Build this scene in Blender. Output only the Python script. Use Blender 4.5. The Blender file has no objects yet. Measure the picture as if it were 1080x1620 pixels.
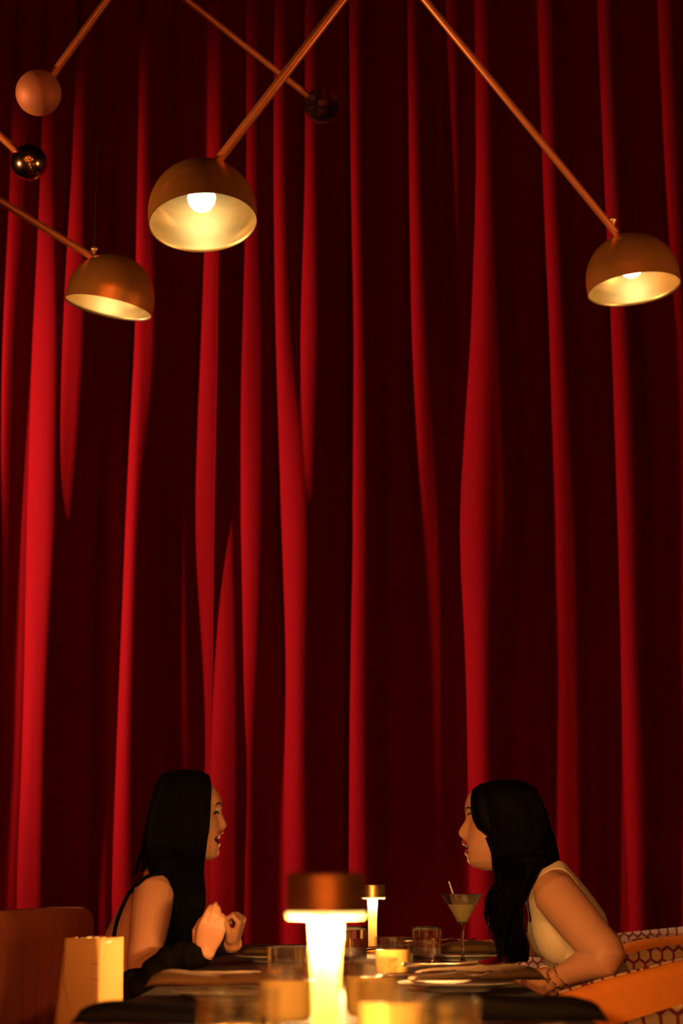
import bpy, bmesh, math, random
import numpy as np
from mathutils import Vector, Matrix
random.seed(7); rng = np.random.default_rng(7)
R = math.radians
sc = bpy.context.scene
C = sc.collection

# ------------------------------------------------------------------ camera
F, HZ, EYE = 3000.0, 1408.0, 0.93
TH = math.atan((HZ - 810) / F)
cam = bpy.data.objects.new('camera', bpy.data.cameras.new('camera')); C.objects.link(cam)
cam.location = (0, 0, EYE); cam.rotation_euler = (R(90) + TH, 0, 0)
cam.data.sensor_fit = 'HORIZONTAL'; cam.data.sensor_width = 24; cam.data.lens = F * 24 / 1080
cam.data.clip_start = .05
cam.data.dof.use_dof = True; cam.data.dof.focus_distance = 4.95; cam.data.dof.aperture_fstop = 5.0
sc.camera = cam
def ray(px, py):
    x = (px - 540) / F; v = (810 - py) / F
    return Vector((x, math.cos(TH) - v * math.sin(TH), math.sin(TH) + v * math.cos(TH)))
def PY(px, py, Y):                                  # point at world distance Y
    r = ray(px, py); return Vector((0, 0, EYE)) + r * (Y / r.y)
def PD(px, py, D):                                  # point at optical depth D
    return Vector((0, 0, EYE)) + ray(px, py) * D

# ------------------------------------------------------------------ world, exposure, lights
w = bpy.data.worlds.new('world'); sc.world = w; w.use_nodes = True
w.node_tree.nodes['Background'].inputs[0].default_value = (.55, .3, .35, 1)
w.node_tree.nodes['Background'].inputs[1].default_value = .004
sc.view_settings.view_transform = 'Standard'; sc.view_settings.look = 'None'
sc.view_settings.exposure = 0; sc.view_settings.gamma = 1; sc.view_settings.use_curve_mapping = False
sc.cycles.max_bounces = 10; sc.cycles.transmission_bounces = 12; sc.cycles.transparent_max_bounces = 12
sc.cycles.sample_clamp_indirect = 4; sc.cycles.use_denoising = True
def light(name, kind, loc, power, col, size=.1, target=None, spot=None, blend=.5):
    d = bpy.data.lights.new(name, kind); d.energy = power; d.color = col
    if kind == 'AREA': d.size = size
    else: d.shadow_soft_size = size
    if spot: d.spot_size = R(spot); d.spot_blend = blend
    o = bpy.data.objects.new(name, d); C.objects.link(o); o.location = loc
    if target is not None:
        o.rotation_euler = (Vector(target) - Vector(loc)).to_track_quat('-Z', 'Y').to_euler()
    return o
light('curtain_wall_washer', 'SPOT', (-4.9, 6.85, 2.6), 2350, (1, .60, .5), .10, (-1.0, 8.0, 2.4), 63, 1)
light('added_figure_spot', 'SPOT', (-.5, 1.0, 2.35), 150, (1, .33, .075), .07, (0, 4.9, .78), 26, .6)  # unseen spot added to brighten the two women and clear the curtain
for p_, q_ in (((-1.9, -.9, 3.7), 14), ((.7, -1.3, 4.1), 12), ((-.5, -1.6, 2.0), 10), ((2.4, -.4, 3.0), 12)):
    light('added_dome_highlight', 'POINT', p_, q_, (1, .60, .28), .05)  # unseen point lights added to put sharp highlights on the domes
light('added_accent_left', 'SPOT', (-3.2, 4.0, 2.2), 520, (1, .50, .20), .06, (-.3, 5.35, 2.75), 34, .8)  # unseen spot added to brighten the domes and balls from the left
light('added_accent_right', 'SPOT', (3.1, 3.7, 1.9), 300, (1, .42, .15), .06, (.2, 5.3, 2.75), 34, .8)  # its counterpart, added to brighten the domes from the right
for x_, z_, p_ in ((-.9, .95, 25), (1.1, 1.0, 25), (-3.4, 2.4, 30), (-2.3, 1.5, 30), (-1.7, 4.3, 30), (-.8, 2.7, 30), (.3, 4.8, 30), (.9, 1.7, 30), (2.0, 3.6, 30), (3.4, 2.3, 30)):
    light('added_wall_glow', 'SPOT', (x_, -2.35, z_), p_ * 2, (1, .40, .11), .06, (x_, -3, z_ + .1), 150, .4)  # unseen lights added so the domes reflect a warm wall

# ------------------------------------------------------------------ materials
def mat(name, col, rough=.5, metal=0, **k):
    m = bpy.data.materials.new(name); m.use_nodes = True
    b = m.node_tree.nodes['Principled BSDF']
    b.inputs['Base Color'].default_value = (*col, 1); b.inputs['Roughness'].default_value = rough
    b.inputs['Metallic'].default_value = metal
    for a, v in k.items():
        n = a.replace('_', ' ')
        b.inputs[n].default_value = (v if n == 'Subsurface Radius' else (*v, 1)) if isinstance(v, tuple) else v
    return m
def nodes(m): return m.node_tree.nodes, m.node_tree.links, m.node_tree.nodes['Principled BSDF']
def vary(m, scale, amount, bump=.0, stretch=(1, 1, 1), rough=0., detail=4, dist=.01):
    """noise on colour, bump and gloss in object space"""
    N, L, b = nodes(m)
    tc = N.new('ShaderNodeTexCoord'); mp = N.new('ShaderNodeMapping'); mp.inputs['Scale'].default_value = stretch
    nz = N.new('ShaderNodeTexNoise'); nz.inputs['Scale'].default_value = scale; nz.inputs['Detail'].default_value = detail
    L.new(tc.outputs['Object'], mp.inputs[0]); L.new(mp.outputs[0], nz.inputs['Vector'])
    c = b.inputs['Base Color'].default_value[:]
    if amount:
        mx = N.new('ShaderNodeMix'); mx.data_type = 'RGBA'
        mx.inputs[6].default_value = tuple(x * (1 - amount) for x in c[:3]) + (1,)
        mx.inputs[7].default_value = tuple(min(1, x * (1 + amount)) for x in c[:3]) + (1,)
        L.new(nz.outputs[0], mx.inputs[0]); L.new(mx.outputs[2], b.inputs['Base Color'])
    if bump:
        bp = N.new('ShaderNodeBump'); bp.inputs['Strength'].default_value = bump; bp.inputs['Distance'].default_value = dist
        L.new(nz.outputs[0], bp.inputs['Height']); L.new(bp.outputs[0], b.inputs['Normal'])
    if rough:
        mr = N.new('ShaderNodeMapRange'); r0 = b.inputs['Roughness'].default_value
        mr.inputs[3].default_value = max(0, r0 - rough); mr.inputs[4].default_value = min(1, r0 + rough)
        L.new(nz.outputs[0], mr.inputs[0]); L.new(mr.outputs[0], b.inputs['Roughness'])
    return m
M = {}
M['curtain'] = vary(mat('red_velvet', (.155, .0009, .0022), .85, 0, Sheen_Weight=.04, Sheen_Tint=(1, .12, .12), Sheen_Roughness=.5,
                        Specular_IOR_Level=.03), 9, .12, .25, (1, 1, .15), dist=.004)
M['dark'] = vary(mat('dark_plaster', (.03, .02, .02), .9), 6, .2, .2)
M['terracotta'] = vary(mat('terracotta_plaster', (.62, .30, .15), .8), 3, .2, .1)
M['floor'] = vary(mat('dark_oak_floor', (.04, .022, .014), .5), 5, .4, .15, (1, 8, 1))
M['table'] = vary(mat('dark_stained_tabletop', (.022, .011, .007), .55), 7, .5, .06, (12, 1, 1), rough=.06)
M['copper'] = vary(mat('brushed_copper_brass', (.80, .31, .06), .27, .8, Anisotropic=.6), 3, .06, 0, (1, 1, 2))
M['brass'] = vary(mat('brushed_brass', (.80, .48, .18), .30, .9, Anisotropic=.7), 5, .2, .02, (1, 1, 14), rough=.06)
M['inner'] = vary(mat('pale_brass_lining', (.80, .62, .28), .42, 1), 5, .22, .05, (1, 1, 9), rough=.1)
M['rod'] = vary(mat('copper_rod', (.5, .16, .05), .4, .6), 20, .15, 0)
M['matte_copper'] = vary(mat('matte_copper_ball', (.46, .15, .06), .6, .3), 12, .25, .05)
M['dark_brass'] = mat('polished_dark_brass', (.50, .27, .12), .16, 1)
def clear(m, fac):
    N, L, b = nodes(m); out = N['Material Output']; tr = N.new('ShaderNodeBsdfTransparent'); mx = N.new('ShaderNodeMixShader')
    mx.inputs[0].default_value = fac; L.new(b.outputs[0], mx.inputs[1]); L.new(tr.outputs[0], mx.inputs[2]); L.new(mx.outputs[0], out.inputs[0]); return m
M['glass'] = clear(mat('clear_glass', (1, 1, 1), .0, 0, Transmission_Weight=1., IOR=1.45), .15)
M['dark_glass'] = mat('darkened_clear_glass', (.25, .2, .18), .0, 0, Transmission_Weight=1., IOR=1.5)  # clear glass; the darkness of its refraction is put into the colour
M['near_glass'] = clear(mat('thin_clear_glass', (1, 1, 1), .0, 0, Transmission_Weight=1., IOR=1.45), .8)
M['water'] = clear(mat('water', (1, .97, .9), .0, 0, Transmission_Weight=1., IOR=1.33), .1)
M['cocktail'] = mat('cloudy_pale_cocktail', (.95, .80, .36), .25, 0, Transmission_Weight=.3, IOR=1.34, Subsurface_Weight=.2)
M['lychee'] = mat('pale_garnish', (.9, .8, .6), .4, 0, Subsurface_Weight=.2)
M['pick'] = mat('white_pick', (.9, .85, .75), .4)
M['plate'] = mat('white_porcelain', (.85, .8, .72), .2)
M['napkin'] = vary(mat('black_linen', (.007, .005, .004), .9, 0, Specular_IOR_Level=.08), 300, .3, .4, dist=.002)
M['tan'] = vary(mat('gold_lit_brown_linen', (.36, .20, .07), .8), 300, .2, .4, dist=.002)  # brown napkin linen with golden lamp light put into its colour
M['lampglow_water'] = mat('lampglow_tinted_water', (1, .66, .18), .12, 0, Transmission_Weight=.15, IOR=1.33)  # plain water; the lamp glow is put into its amber colour
M['napkin2'] = vary(mat('brown_linen', (.14, .075, .028), .8), 300, .3, .4, dist=.002)
M['steel'] = mat('polished_cutlery', (.75, .68, .58), .18, 1)
M['skin'] = mat('warm_skin', (.66, .34, .19), .5, 0, Subsurface_Weight=.12, Subsurface_Radius=(.9, .3, .15), Subsurface_Scale=.01)
M['hair'] = vary(mat('black_hair', (.0028, .0024, .0024), .5, 0, Specular_IOR_Level=.03), 60, .4, .3, (1, 1, .08), dist=.003)
M['blackcloth'] = vary(mat('black_knit', (.005, .004, .004), .9, 0, Specular_IOR_Level=.06), 80, .4, .5, dist=.004)
M['lace'] = vary(mat('black_lace', (.02, .012, .01), .7), 150, .7, .7, dist=.003)
M['cream'] = vary(mat('cream_ribbed_jersey', (.92, .80, .52), .8), 90, .05, .15, (1, 1, 4), dist=.003)
M['lip'] = mat('rose_lip', (.42, .07, .05), .4)
M['mouth'] = mat('mouth_inside', (.05, .008, .006), .6)
M['teeth'] = mat('teeth', (.9, .82, .68), .3)
M['eye'] = mat('eye_white', (.8, .72, .62), .2)
M['lash'] = mat('dark_lash', (.008, .005, .004), .6)
M['paper'] = vary(mat('cream_kraft_paper', (.64, .38, .12), .75, 0), 3, .05, .08)
M['tissue'] = vary(mat('white_tissue_paper', (.8, .66, .45), .8), 30, .1, .4)
M['ink'] = mat('fold_line', (.25, .15, .07), .9)
M['rust'] = vary(mat('rust_velvet_upholstery', (.42, .05, .010), .85, 0, Sheen_Weight=.25, Sheen_Tint=(1, .45, .2)), 60, .15, .1, dist=.003)
M['orange'] = vary(mat('orange_velvet_upholstery', (.85, .26, .015), .8, 0, Sheen_Weight=.15, Sheen_Tint=(1, .6, .3)), 60, .1, .1, dist=.003)
M['gold'] = mat('gold', (.9, .6, .22), .2, 1)
M['pearl'] = mat('mother_of_pearl', (.95, .88, .75), .15)
M['wood'] = vary(mat('dark_walnut', (.05, .025, .012), .4), 8, .4, 0)
def emis(name, col, s):
    m = mat(name, col, .5); b = m.node_tree.nodes['Principled BSDF']
    b.inputs['Emission Color'].default_value = (*col, 1); b.inputs['Emission Strength'].default_value = s
    return m
M['bulb'] = emis('lit_bulb', (1, .86, .60), 4)
M['led'] = emis('lit_led_ring', (1, .58, .14), 4)
def glow_stem():
    m = mat('glowing_opal_stem', (.9, .5, .15), .4); N, L, b = nodes(m)
    tc = N.new('ShaderNodeTexCoord'); sp = N.new('ShaderNodeSeparateXYZ'); rp = N.new('ShaderNodeValToRGB'); ml = N.new('ShaderNodeMapRange')
    L.new(tc.outputs['Generated'], sp.inputs[0]); L.new(sp.outputs[2], rp.inputs[0])
    e = rp.color_ramp.elements; e[0].position = 0; e[0].color = (1, .26, .02, 1); e[1].position = 1; e[1].color = (1, .80, .42, 1)
    k = e.new(.6); k.color = (1, .42, .06, 1)
    ml.inputs[3].default_value = .45; ml.inputs[4].default_value = 2.2; L.new(sp.outputs[2], ml.inputs[0])
    L.new(rp.outputs[0], b.inputs['Emission Color']); L.new(ml.outputs[0], b.inputs['Emission Strength'])
    return m
M['stem'] = glow_stem()
def hex_fabric():
    m = mat('lattice_fabric', (.7, .55, .36), .85); N, L, b = nodes(m)
    uv = N.new('ShaderNodeUVMap')
    def vm(op, a, bb=None):
        n = N.new('ShaderNodeVectorMath'); n.operation = op
        for i, v in enumerate((a, bb)):
            if v is None: continue
            if isinstance(v, tuple): n.inputs[i].default_value = v
            else: L.new(v, n.inputs[i])
        return n.outputs['Value'] if op in ('DOT_PRODUCT', 'LENGTH') else n.outputs[0]
    def mm(op, a, bb):
        n = N.new('ShaderNodeMath'); n.operation = op
        for i, v in enumerate((a, bb)):
            if isinstance(v, float): n.inputs[i].default_value = v
            else: L.new(v, n.inputs[i])
        return n.outputs[0]
    r = (1, 1.732, 1); h = (.5, .866, .5)
    p = uv.outputs[0]
    a = vm('SUBTRACT', vm('MODULO', p, r), h)
    bq = vm('SUBTRACT', vm('MODULO', vm('ADD', p, h), r), h)
    la, lb = vm('LENGTH', vm('MULTIPLY', a, (1, 1, 0))), vm('LENGTH', vm('MULTIPLY', bq, (1, 1, 0)))
    def hd(q):
        q = vm('ABSOLUTE', q); s = N.new('ShaderNodeSeparateXYZ'); L.new(q, s.inputs[0])
        return mm('MAXIMUM', s.outputs[0], vm('DOT_PRODUCT', q, (.5, .866, 0)))
    d = mm('MINIMUM', hd(a), hd(bq))
    e = mm('GREATER_THAN', d, .40)
    mx = N.new('ShaderNodeMix'); mx.data_type = 'RGBA'; L.new(e, mx.inputs[0])
    mx.inputs[6].default_value = (.56, .36, .17, 1); mx.inputs[7].default_value = (.17, .022, .008, 1)
    L.new(mx.outputs[2], b.inputs['Base Color'])
    bp = N.new('ShaderNodeBump'); bp.inputs['Strength'].default_value = .5; bp.inputs['Distance'].default_value = .004; bp.invert = True
    L.new(e, bp.inputs['Height']); L.new(bp.outputs[0], b.inputs['Normal'])
    return m
M['lattice'] = hex_fabric()

# ------------------------------------------------------------------ helpers
def empty(name, loc, label, cat, group=None, rz=0):
    o = bpy.data.objects.new(name, None); C.objects.link(o); o.location = loc; o.rotation_euler.z = rz
    o.empty_display_size = .1; tag(o, label, cat, group); return o
def tag(o, label, cat, group=None):
    o['label'] = label; o['category'] = cat
    if group: o['group'] = group
    return o
def link(name, me, m, parent=None, world=False, smooth=True, angle=None):
    o = bpy.data.objects.new(name, me); C.objects.link(o)
    if m is not None: me.materials.append(m)
    if smooth:
        me.polygons.foreach_set('use_smooth', [True] * len(me.polygons))
        if angle:
            try: me.set_sharp_from_angle(angle=R(angle))
            except Exception: pass
    if parent is not None:
        o.parent = parent
        if world:
            bpy.context.view_layer.update()
            o.matrix_parent_inverse = parent.matrix_world.inverted()
    return o
def obj(name, bm, m, parent=None, world=False, smooth=True, angle=None, fixn=True):
    if fixn: bmesh.ops.recalc_face_normals(bm, faces=bm.faces[:])
    me = bpy.data.meshes.new(name); bm.to_mesh(me); bm.free()
    return link(name, me, m, parent, world, smooth, angle)
def struct(name, bm, m, **k):
    o = obj(name, bm, m, **k); o['kind'] = 'structure'; return o
def box(bm, c, s, mtx=None):
    r = bmesh.ops.create_cube(bm, size=1)['verts']
    bmesh.ops.scale(bm, vec=s, verts=r); bmesh.ops.translate(bm, vec=c, verts=r)
    if mtx is not None: bmesh.ops.transform(bm, matrix=mtx, verts=r)
    return r
def bevel(bm, w, seg=3):
    bmesh.ops.bevel(bm, geom=bm.edges[:], offset=w, segments=seg, affect='EDGES', profile=.5)
def lathe(bm, prof, n=48, mtx=None, closed=False):
    """prof: list of (r, z); zero radius closes the end"""
    rings = []
    for r, z in prof:
        if r < 1e-6: rings.append([bm.verts.new((0, 0, z))])
        else: rings.append([bm.verts.new((r * math.cos(2 * math.pi * i / n), r * math.sin(2 * math.pi * i / n), z)) for i in range(n)])
    prs = list(zip(rings, rings[1:])) + ([(rings[-1], rings[0])] if closed else [])
    for a, b in prs:
        for i in range(n):
            j = (i + 1) % n
            if len(a) == 1 and len(b) == 1: continue
            if len(a) == 1: bm.faces.new((a[0], b[i], b[j]))
            elif len(b) == 1: bm.faces.new((a[i], b[0], a[j]))
            else: bm.faces.new((a[i], b[i], b[j], a[j]))
    vs = [v for r in rings for v in r]
    if mtx is not None: bmesh.ops.transform(bm, matrix=mtx, verts=vs)
    return vs
def loft(bm, rings, n=28):
    """rings: (centre, u, v[, exponent front, exponent back]) closed body"""
    rs = []
    for r in rings:
        c, u, v = r[0], r[1], r[2]; ef = r[3] if len(r) > 3 else 2; eb = r[4] if len(r) > 4 else ef
        ring = []
        for i in range(n):
            t = 2 * math.pi * i / n; cs, sn = math.cos(t), math.sin(t); e = ef if cs > 0 else eb
            ring.append(bm.verts.new(Vector(c) + Vector(u) * (math.copysign(abs(cs) ** (2 / e), cs)) + Vector(v) * (math.copysign(abs(sn) ** (2 / e), sn))))
        rs.append(ring)
    for a, b in zip(rs, rs[1:]):
        for i in range(n): j = (i + 1) % n; bm.faces.new((a[i], b[i], b[j], a[j]))
    for ring, r in ((rs[0], rings[0]), (rs[-1], rings[-1])):
        c = bm.verts.new(Vector(r[0]))
        for i in range(n): bm.faces.new((ring[i], ring[(i + 1) % n], c))
def tube(bm, pts, rad, n=10, round_ends=True):
    pts = [Vector(p) for p in pts]
    if not hasattr(rad, '__len__'): rad = [rad] * len(pts)
    tg = [(pts[min(i + 1, len(pts) - 1)] - pts[max(i - 1, 0)]).normalized() for i in range(len(pts))]
    P, Q, T = list(pts), list(rad), list(tg)
    if round_ends:
        P = [pts[0] - tg[0] * rad[0] * .7] + P + [pts[-1] + tg[-1] * rad[-1] * .7]
        Q = [rad[0] * .7] + Q + [rad[-1] * .7]; T = [tg[0]] + T + [tg[-1]]
    up = Vector((0, 0, 1)) if abs(T[0].z) < .9 else Vector((0, 1, 0))
    u = T[0].cross(up).normalized(); rings = []
    for p, r, t in zip(P, Q, T):
        u = (u - t * u.dot(t)).normalized(); rings.append((p, u * r, t.cross(u) * r))
    loft(bm, rings, n)
def spline(pts, k=6):
    """Catmull-Rom through tuples of any length"""
    A = [np.array(p, float) for p in pts]; A = [2 * A[0] - A[1]] + A + [2 * A[-1] - A[-2]]; out = []
    for i in range(1, len(A) - 2):
        for j in range(k):
            t = j / k
            out.append(.5 * (2 * A[i] + (A[i + 1] - A[i - 1]) * t + (2 * A[i - 1] - 5 * A[i] + 4 * A[i + 1] - A[i + 2]) * t * t
                             + (-A[i - 1] + 3 * A[i] - 3 * A[i + 1] + A[i + 2]) * t ** 3))
    out.append(A[-2]); return out
def copy_tree(o, parent=None):
    c = o.copy(); C.objects.link(c)
    if parent is not None: c.parent = parent
    for ch in list(o.children): copy_tree(ch, c)
    return c

# ------------------------------------------------------------------ room shell
X0, X1, Y0, Y1, ZC = -5.2, 5.2, -3.0, 8.9, 5.9
b = bmesh.new(); box(b, (0, (Y0 + Y1) / 2, -.05), (X1 - X0 + .4, Y1 - Y0 + .4, .1)); struct('floor', b, M['floor'], smooth=False)
b = bmesh.new(); box(b, (0, (Y0 + Y1) / 2, ZC + .05), (X1 - X0 + .4, Y1 - Y0 + .4, .1)); struct('ceiling', b, M['dark'], smooth=False)
for nm, c, s in (('wall_back', (0, Y1 + .1, ZC / 2), (X1 - X0, .2, ZC)), ('wall_front', (0, Y0 - .1, ZC / 2), (X1 - X0, .2, ZC)),
                 ('wall_left', (X0 - .1, (Y0 + Y1) / 2, ZC / 2), (.2, Y1 - Y0, ZC)), ('wall_right', (X1 + .1, (Y0 + Y1) / 2, ZC / 2), (.2, Y1 - Y0, ZC))):
    b = bmesh.new(); box(b, c, s); struct(nm, b, M['terracotta' if nm == 'wall_front' else 'dark'], smooth=False)

# ------------------------------------------------------------------ curtain
YC = 8.0
ROWS = [0, 290, 540, 840, 1040, 1190, 1400]
FOLDS = [   # (left edge, crest, height) of each fold at the rows above
 [(-340, -300, .8)] * 7, [(-240, -205, .9)] * 7, [(-150, -120, .7)] * 7,
 [(-60, -45, .6), (-70, -50, .7), (-75, -52, .7), (-80, -55, .8), (-85, -60, .8), (-85, -60, .8), (-90, -65, .7)],
 [(24, 42, .4), (15, 34, .35), (0, 16, .25), (-10, 8, .2), (-15, 2, .2), (-20, -2, .15), (-22, -8, .1)],
 [(69, 82, .45), (61, 75, .65), (50, 84, 1.0), (42, 82, 1.15), (39, 66, 1.2), (35, 60, 1.2), (26, 54, 1.0)],
 [(123, 137, .65), (111, 129, .95), (84, 125, 1.3), (66, 100, 1.05), (52, 84, .7), (42, 72, .45), (34, 64, .3)],
 [(188, 203, .12), (178, 193, .12), (162, 180, .15), (152, 170, .2), (148, 168, .2), (145, 165, .12), (140, 160, .1)],
 [(223, 236, .75), (216, 231, .85), (208, 234, 1.0), (197, 216, 1.0), (189, 210, 1.0), (183, 206, 1.0), (176, 204, .85)],
 [(277, 290, .18), (268, 284, .2), (256, 280, .3), (260, 284, .3), (262, 288, .3), (266, 298, .28), (275, 300, .15)],
 [(331, 345, .35), (327, 347, .6), (312, 340, .75), (302, 333, .5), (304, 328, .22), (304, 325, .06), (305, 325, .05)],
 [(352, 366, .08), (352, 368, .08), (350, 366, .1), (337, 360, .2), (336, 366, .38), (331, 366, .38), (330, 364, .3)],
 [(389, 402, .25), (386, 402, .35), (371, 408, .5), (382, 408, .55), (380, 402, .45), (378, 392, .15), (376, 390, .1)],
 [(434, 447, .65), (432, 447, .8), (433, 453, .9), (440, 479, 1.25), (451, 478, 1.1), (453, 477, 1.0), (452, 481, .85)],
 [(480, 493, .65), (479, 494, .85), (466, 496, 1.15), (460, 486, 1.15), (460, 482, .7), (462, 480, .4), (462, 480, .2)],
 [(550, 563, .75), (551, 565, .85), (550, 569, 1.0), (550, 571, 1.1), (548, 569, 1.1), (547, 569, 1.05), (546, 573, .95)],
 [(606, 622, .1), (604, 620, .1), (602, 625, .12), (600, 625, .12), (600, 625, .12), (600, 622, .1), (600, 620, .08)],
 [(642, 655, .4), (645, 661, .65), (645, 672, .75), (654, 686, .5), (658, 690, .38), (660, 690, .3), (660, 688, .15)],
 [(699, 714, .22), (704, 718, .28), (706, 722, .3), (701, 714, .08), (706, 718, .08), (708, 720, .08), (708, 720, .05)],
 [(751, 765, .5), (753, 771, .75), (742, 778, 1.0), (719, 782, 1.05), (736, 769, 1.0), (741, 769, .85), (747, 778, .65)],
 [(806, 818, .1), (808, 820, .12), (810, 826, .12), (812, 830, .12), (815, 832, .1), (815, 832, .1), (815, 832, .08)],
 [(852, 866, .5), (856, 871, .55), (861, 885, .68), (863, 900, .6), (868, 902, .48), (870, 904, .4), (878, 908, .3)],
 [(905, 918, .1), (908, 920, .12), (912, 928, .15), (918, 934, .12), (922, 938, .1), (925, 940, .1), (928, 944, .08)],
 [(944, 958, .42), (954, 968, .5), (962, 985, .65), (973, 1002, .6), (982, 1005, .52), (986, 1015, .55), (997, 1016, .4)],
 [(1039, 1055, .3), (1050, 1066, .32), (1056, 1074, .3), (1058, 1080, .28), (1060, 1084, .25), (1064, 1088, .25), (1066, 1090, .2)],
 [(1120, 1150, .5)] * 7, [(1210, 1240, .6)] * 7, [(1300, 1330, .5)] * 7, [(1400, 1430, .6)] * 7]
ROWZ = [PY(540, y, YC).z for y in ROWS]
def fold_table(z):
    """(x left edge, x crest, h) of every fold at height z, in metres"""
    zs = ROWZ[::-1]
    D = YC * math.cos(TH) + (z - EYE) * math.sin(TH); out = []
    for f in FOLDS:
        q = f[::-1]
        l = np.interp(z, zs, [a[0] for a in q]); r = np.interp(z, zs, [a[1] for a in q]); h = np.interp(z, zs, [a[2] for a in q])
        out.append(((l - 540) / F * D, (r - 540) / F * D, h * .085))
    return out
def curtain_panel(name, xa, xb, label, yoff=0., edge=None):
    zs = np.linspace(.02, ZC - .081, 130); n = 1 + int((xb - xa) / .0042); V = []; tabs = []
    for z in zs:
        # smooth fold lines in height
        t0, t1, t2 = fold_table(z - .18), fold_table(z), fold_table(z + .18)
        tabs.append([tuple((a[i] + 2 * b_[i] + c[i]) / 4 for i in range(3)) for a, b_, c in zip(t0, t1, t2)])
    nz = [(rng.uniform(3, 9), rng.uniform(0, 6), rng.uniform(-.25, .25), rng.uniform(.001, .003)) for _ in range(6)]
    for z, tab in zip(zs, tabs):
        a = xa if edge is None or edge == 'r' else xa; shift = 0
        if edge: # free edge follows the seam between the two curtains
            e = np.interp(z, ROWZ[::-1], [(q - 540) / F * (YC * math.cos(TH) + (zz - EYE) * math.sin(TH)) for q, zz in zip([346, 346, 344, 338, 335, 330, 328][::-1], ROWZ[::-1])])
        lo, hi = (xa, e + .05) if edge == 'r' else ((e, xb) if edge == 'l' else (xa, xb))
        xs = np.linspace(lo, hi, n); y = np.full(n, -.004)
        for i, (l, r, h) in enumerate(tab):
            nl = tab[i + 1][0] if i + 1 < len(tab) else r + .2
            r = r + .18 * (r - l); fall = .035 + h * 1.1             # the crest rolls over softly to the right
            kx, ky = [l], [-.004]
            for t in np.linspace(0, 1, 13)[1:]: kx.append(l + (r - l) * t); ky.append(h * (1 - (1 - t) ** 2.9))
            for t in np.linspace(.1, 1, 10): kx.append(r + fall * t); ky.append(h * (.5 + .5 * math.cos(math.pi * t)) - .004 * t)
            y = np.maximum(y, np.interp(xs, kx, ky, left=-1, right=-1))
        y = np.convolve(np.pad(y, 2, 'edge'), [.1, .2, .4, .2, .1], 'valid')
        for fq, ph, sl, am in nz: y = y + am * np.sin(fq * 6 * xs + ph + sl * z * 6)
        V += [(x, YC + yoff - d, z) for x, d in zip(xs, y)]
    m = len(zs)
    fs = [(j * n + i, j * n + i + 1, (j + 1) * n + i + 1, (j + 1) * n + i) for j in range(m - 1) for i in range(n - 1)]
    me = bpy.data.meshes.new(name); me.from_pydata(V, [], fs)
    o = link(name, me, M['curtain'])
    s = o.modifiers.new('thick', 'SOLIDIFY'); s.thickness = .006; s.offset = -1 if False else 1
    return tag(o, label, 'curtain')
curtain_panel('curtain', -2.6, 0, 'deep red velvet curtain on the left, hanging behind the woman in black', .045, 'r')
curtain_panel('curtain', 0, 2.9, 'deep red velvet curtain filling the middle and right, behind the woman in cream', 0., 'l')
b = bmesh.new(); tube(b, [(-3, YC + .02, ZC - .06), (3.2, YC + .02, ZC - .06)], .02); o = obj('curtain_track', b, M['dark']); tag(o, 'dark rail along the ceiling carrying the red curtains', 'rail')

# ------------------------------------------------------------------ ceiling lamps (mobile arms)
RD = .1433
def dome_lamp(px, py, Rpx, tilt, roll, rod_from, rod_to, rodw, label, power, knob=None):
    D = RD * F / Rpx; c = PD(px, py, D)
    rot = Matrix.Rotation(-R(roll), 4, 'Y') @ Matrix.Rotation(-R(tilt), 4, 'X')
    t = empty('mobile_arm_lamp', c, label, 'lamp', 'brass dome lamps on copper arms')
    def inv(p): return p - c
    # outer shell
    prof = [(RD, 0), (RD, .012)] + [(RD * math.cos(a) if a < 1.57 else 0, .034 + RD * math.sin(a)) for a in np.linspace(0, math.pi / 2, 22)]
    prof[-1] = (0, .034 + RD)
    b = bmesh.new(); lathe(b, prof, 72, rot); s = obj('lamp_shade', b, M['copper'], t)
    ri = RD - .0025; prof = [(RD, 0), (ri, 0), (ri, .012)] + [(ri * math.cos(a), .034 + ri * math.sin(a)) for a in np.linspace(0, math.pi / 2, 22)]
    prof[-1] = (0, .034 + ri)
    b = bmesh.new(); lathe(b, prof, 72, rot); obj('shade_lining', b, M['inner'], s); 
    b = bmesh.new(); lathe(b, [(0, .04), (.014, .042), (.026, .05), (.035, .064), (.038, .08), (.034, .096), (.022, .112), (.016, .125), (.015, .15), (0, .15)], 32, rot)
    bulb = obj('bulb', b, M['bulb'], t)
    b = bmesh.new(); lathe(b, [(0, .14), (.02, .14), (.02, .172), (0, .172)], 24, rot); obj('bulb_socket', b, M['brass'], t)
    lt = light('bulb_light', 'POINT', (0, 0, 0), power, (1, .72, .36), .02); lt.location = rot @ Vector((0, 0, .03)); lt.parent = t
    r0, r1 = PD(*rod_from, D), PD(*rod_to, D); rr = rodw / 2 * D / F
    b = bmesh.new(); tube(b, [inv(r0 + (r0 - r1).normalized() * .03), inv(r1)], rr, 16); obj('arm', b, M['rod'], t)
    if knob:
        k = PD(*knob, D); b = bmesh.new(); lathe(b, [(0, -.02), (.006, -.018), (.006, 0), (.011, .004), (.012, .012), (.006, .018), (0, .02)], 16, Matrix.Translation(inv(k)))
        obj('hanger_knob', b, M['brass'], t)
        b = bmesh.new(); tube(b, [inv(k), (inv(k).x, inv(k).y, ZC - c.z)], .0010, 6); obj('suspension_wire', b, M['lash'], t)
    b = bmesh.new(); tube(b, [inv(r1), (inv(r1).x, inv(r1).y, ZC - c.z)], .0025, 8); obj('suspension_wire', b, M['lash'], t)
    return t
dome_lamp(321, 353, 86, 13, 4.5, (345, 254), (625, -108), 15, 'largest copper and brass dome lamp with its round bulb showing, at upper left centre', .13)
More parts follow.
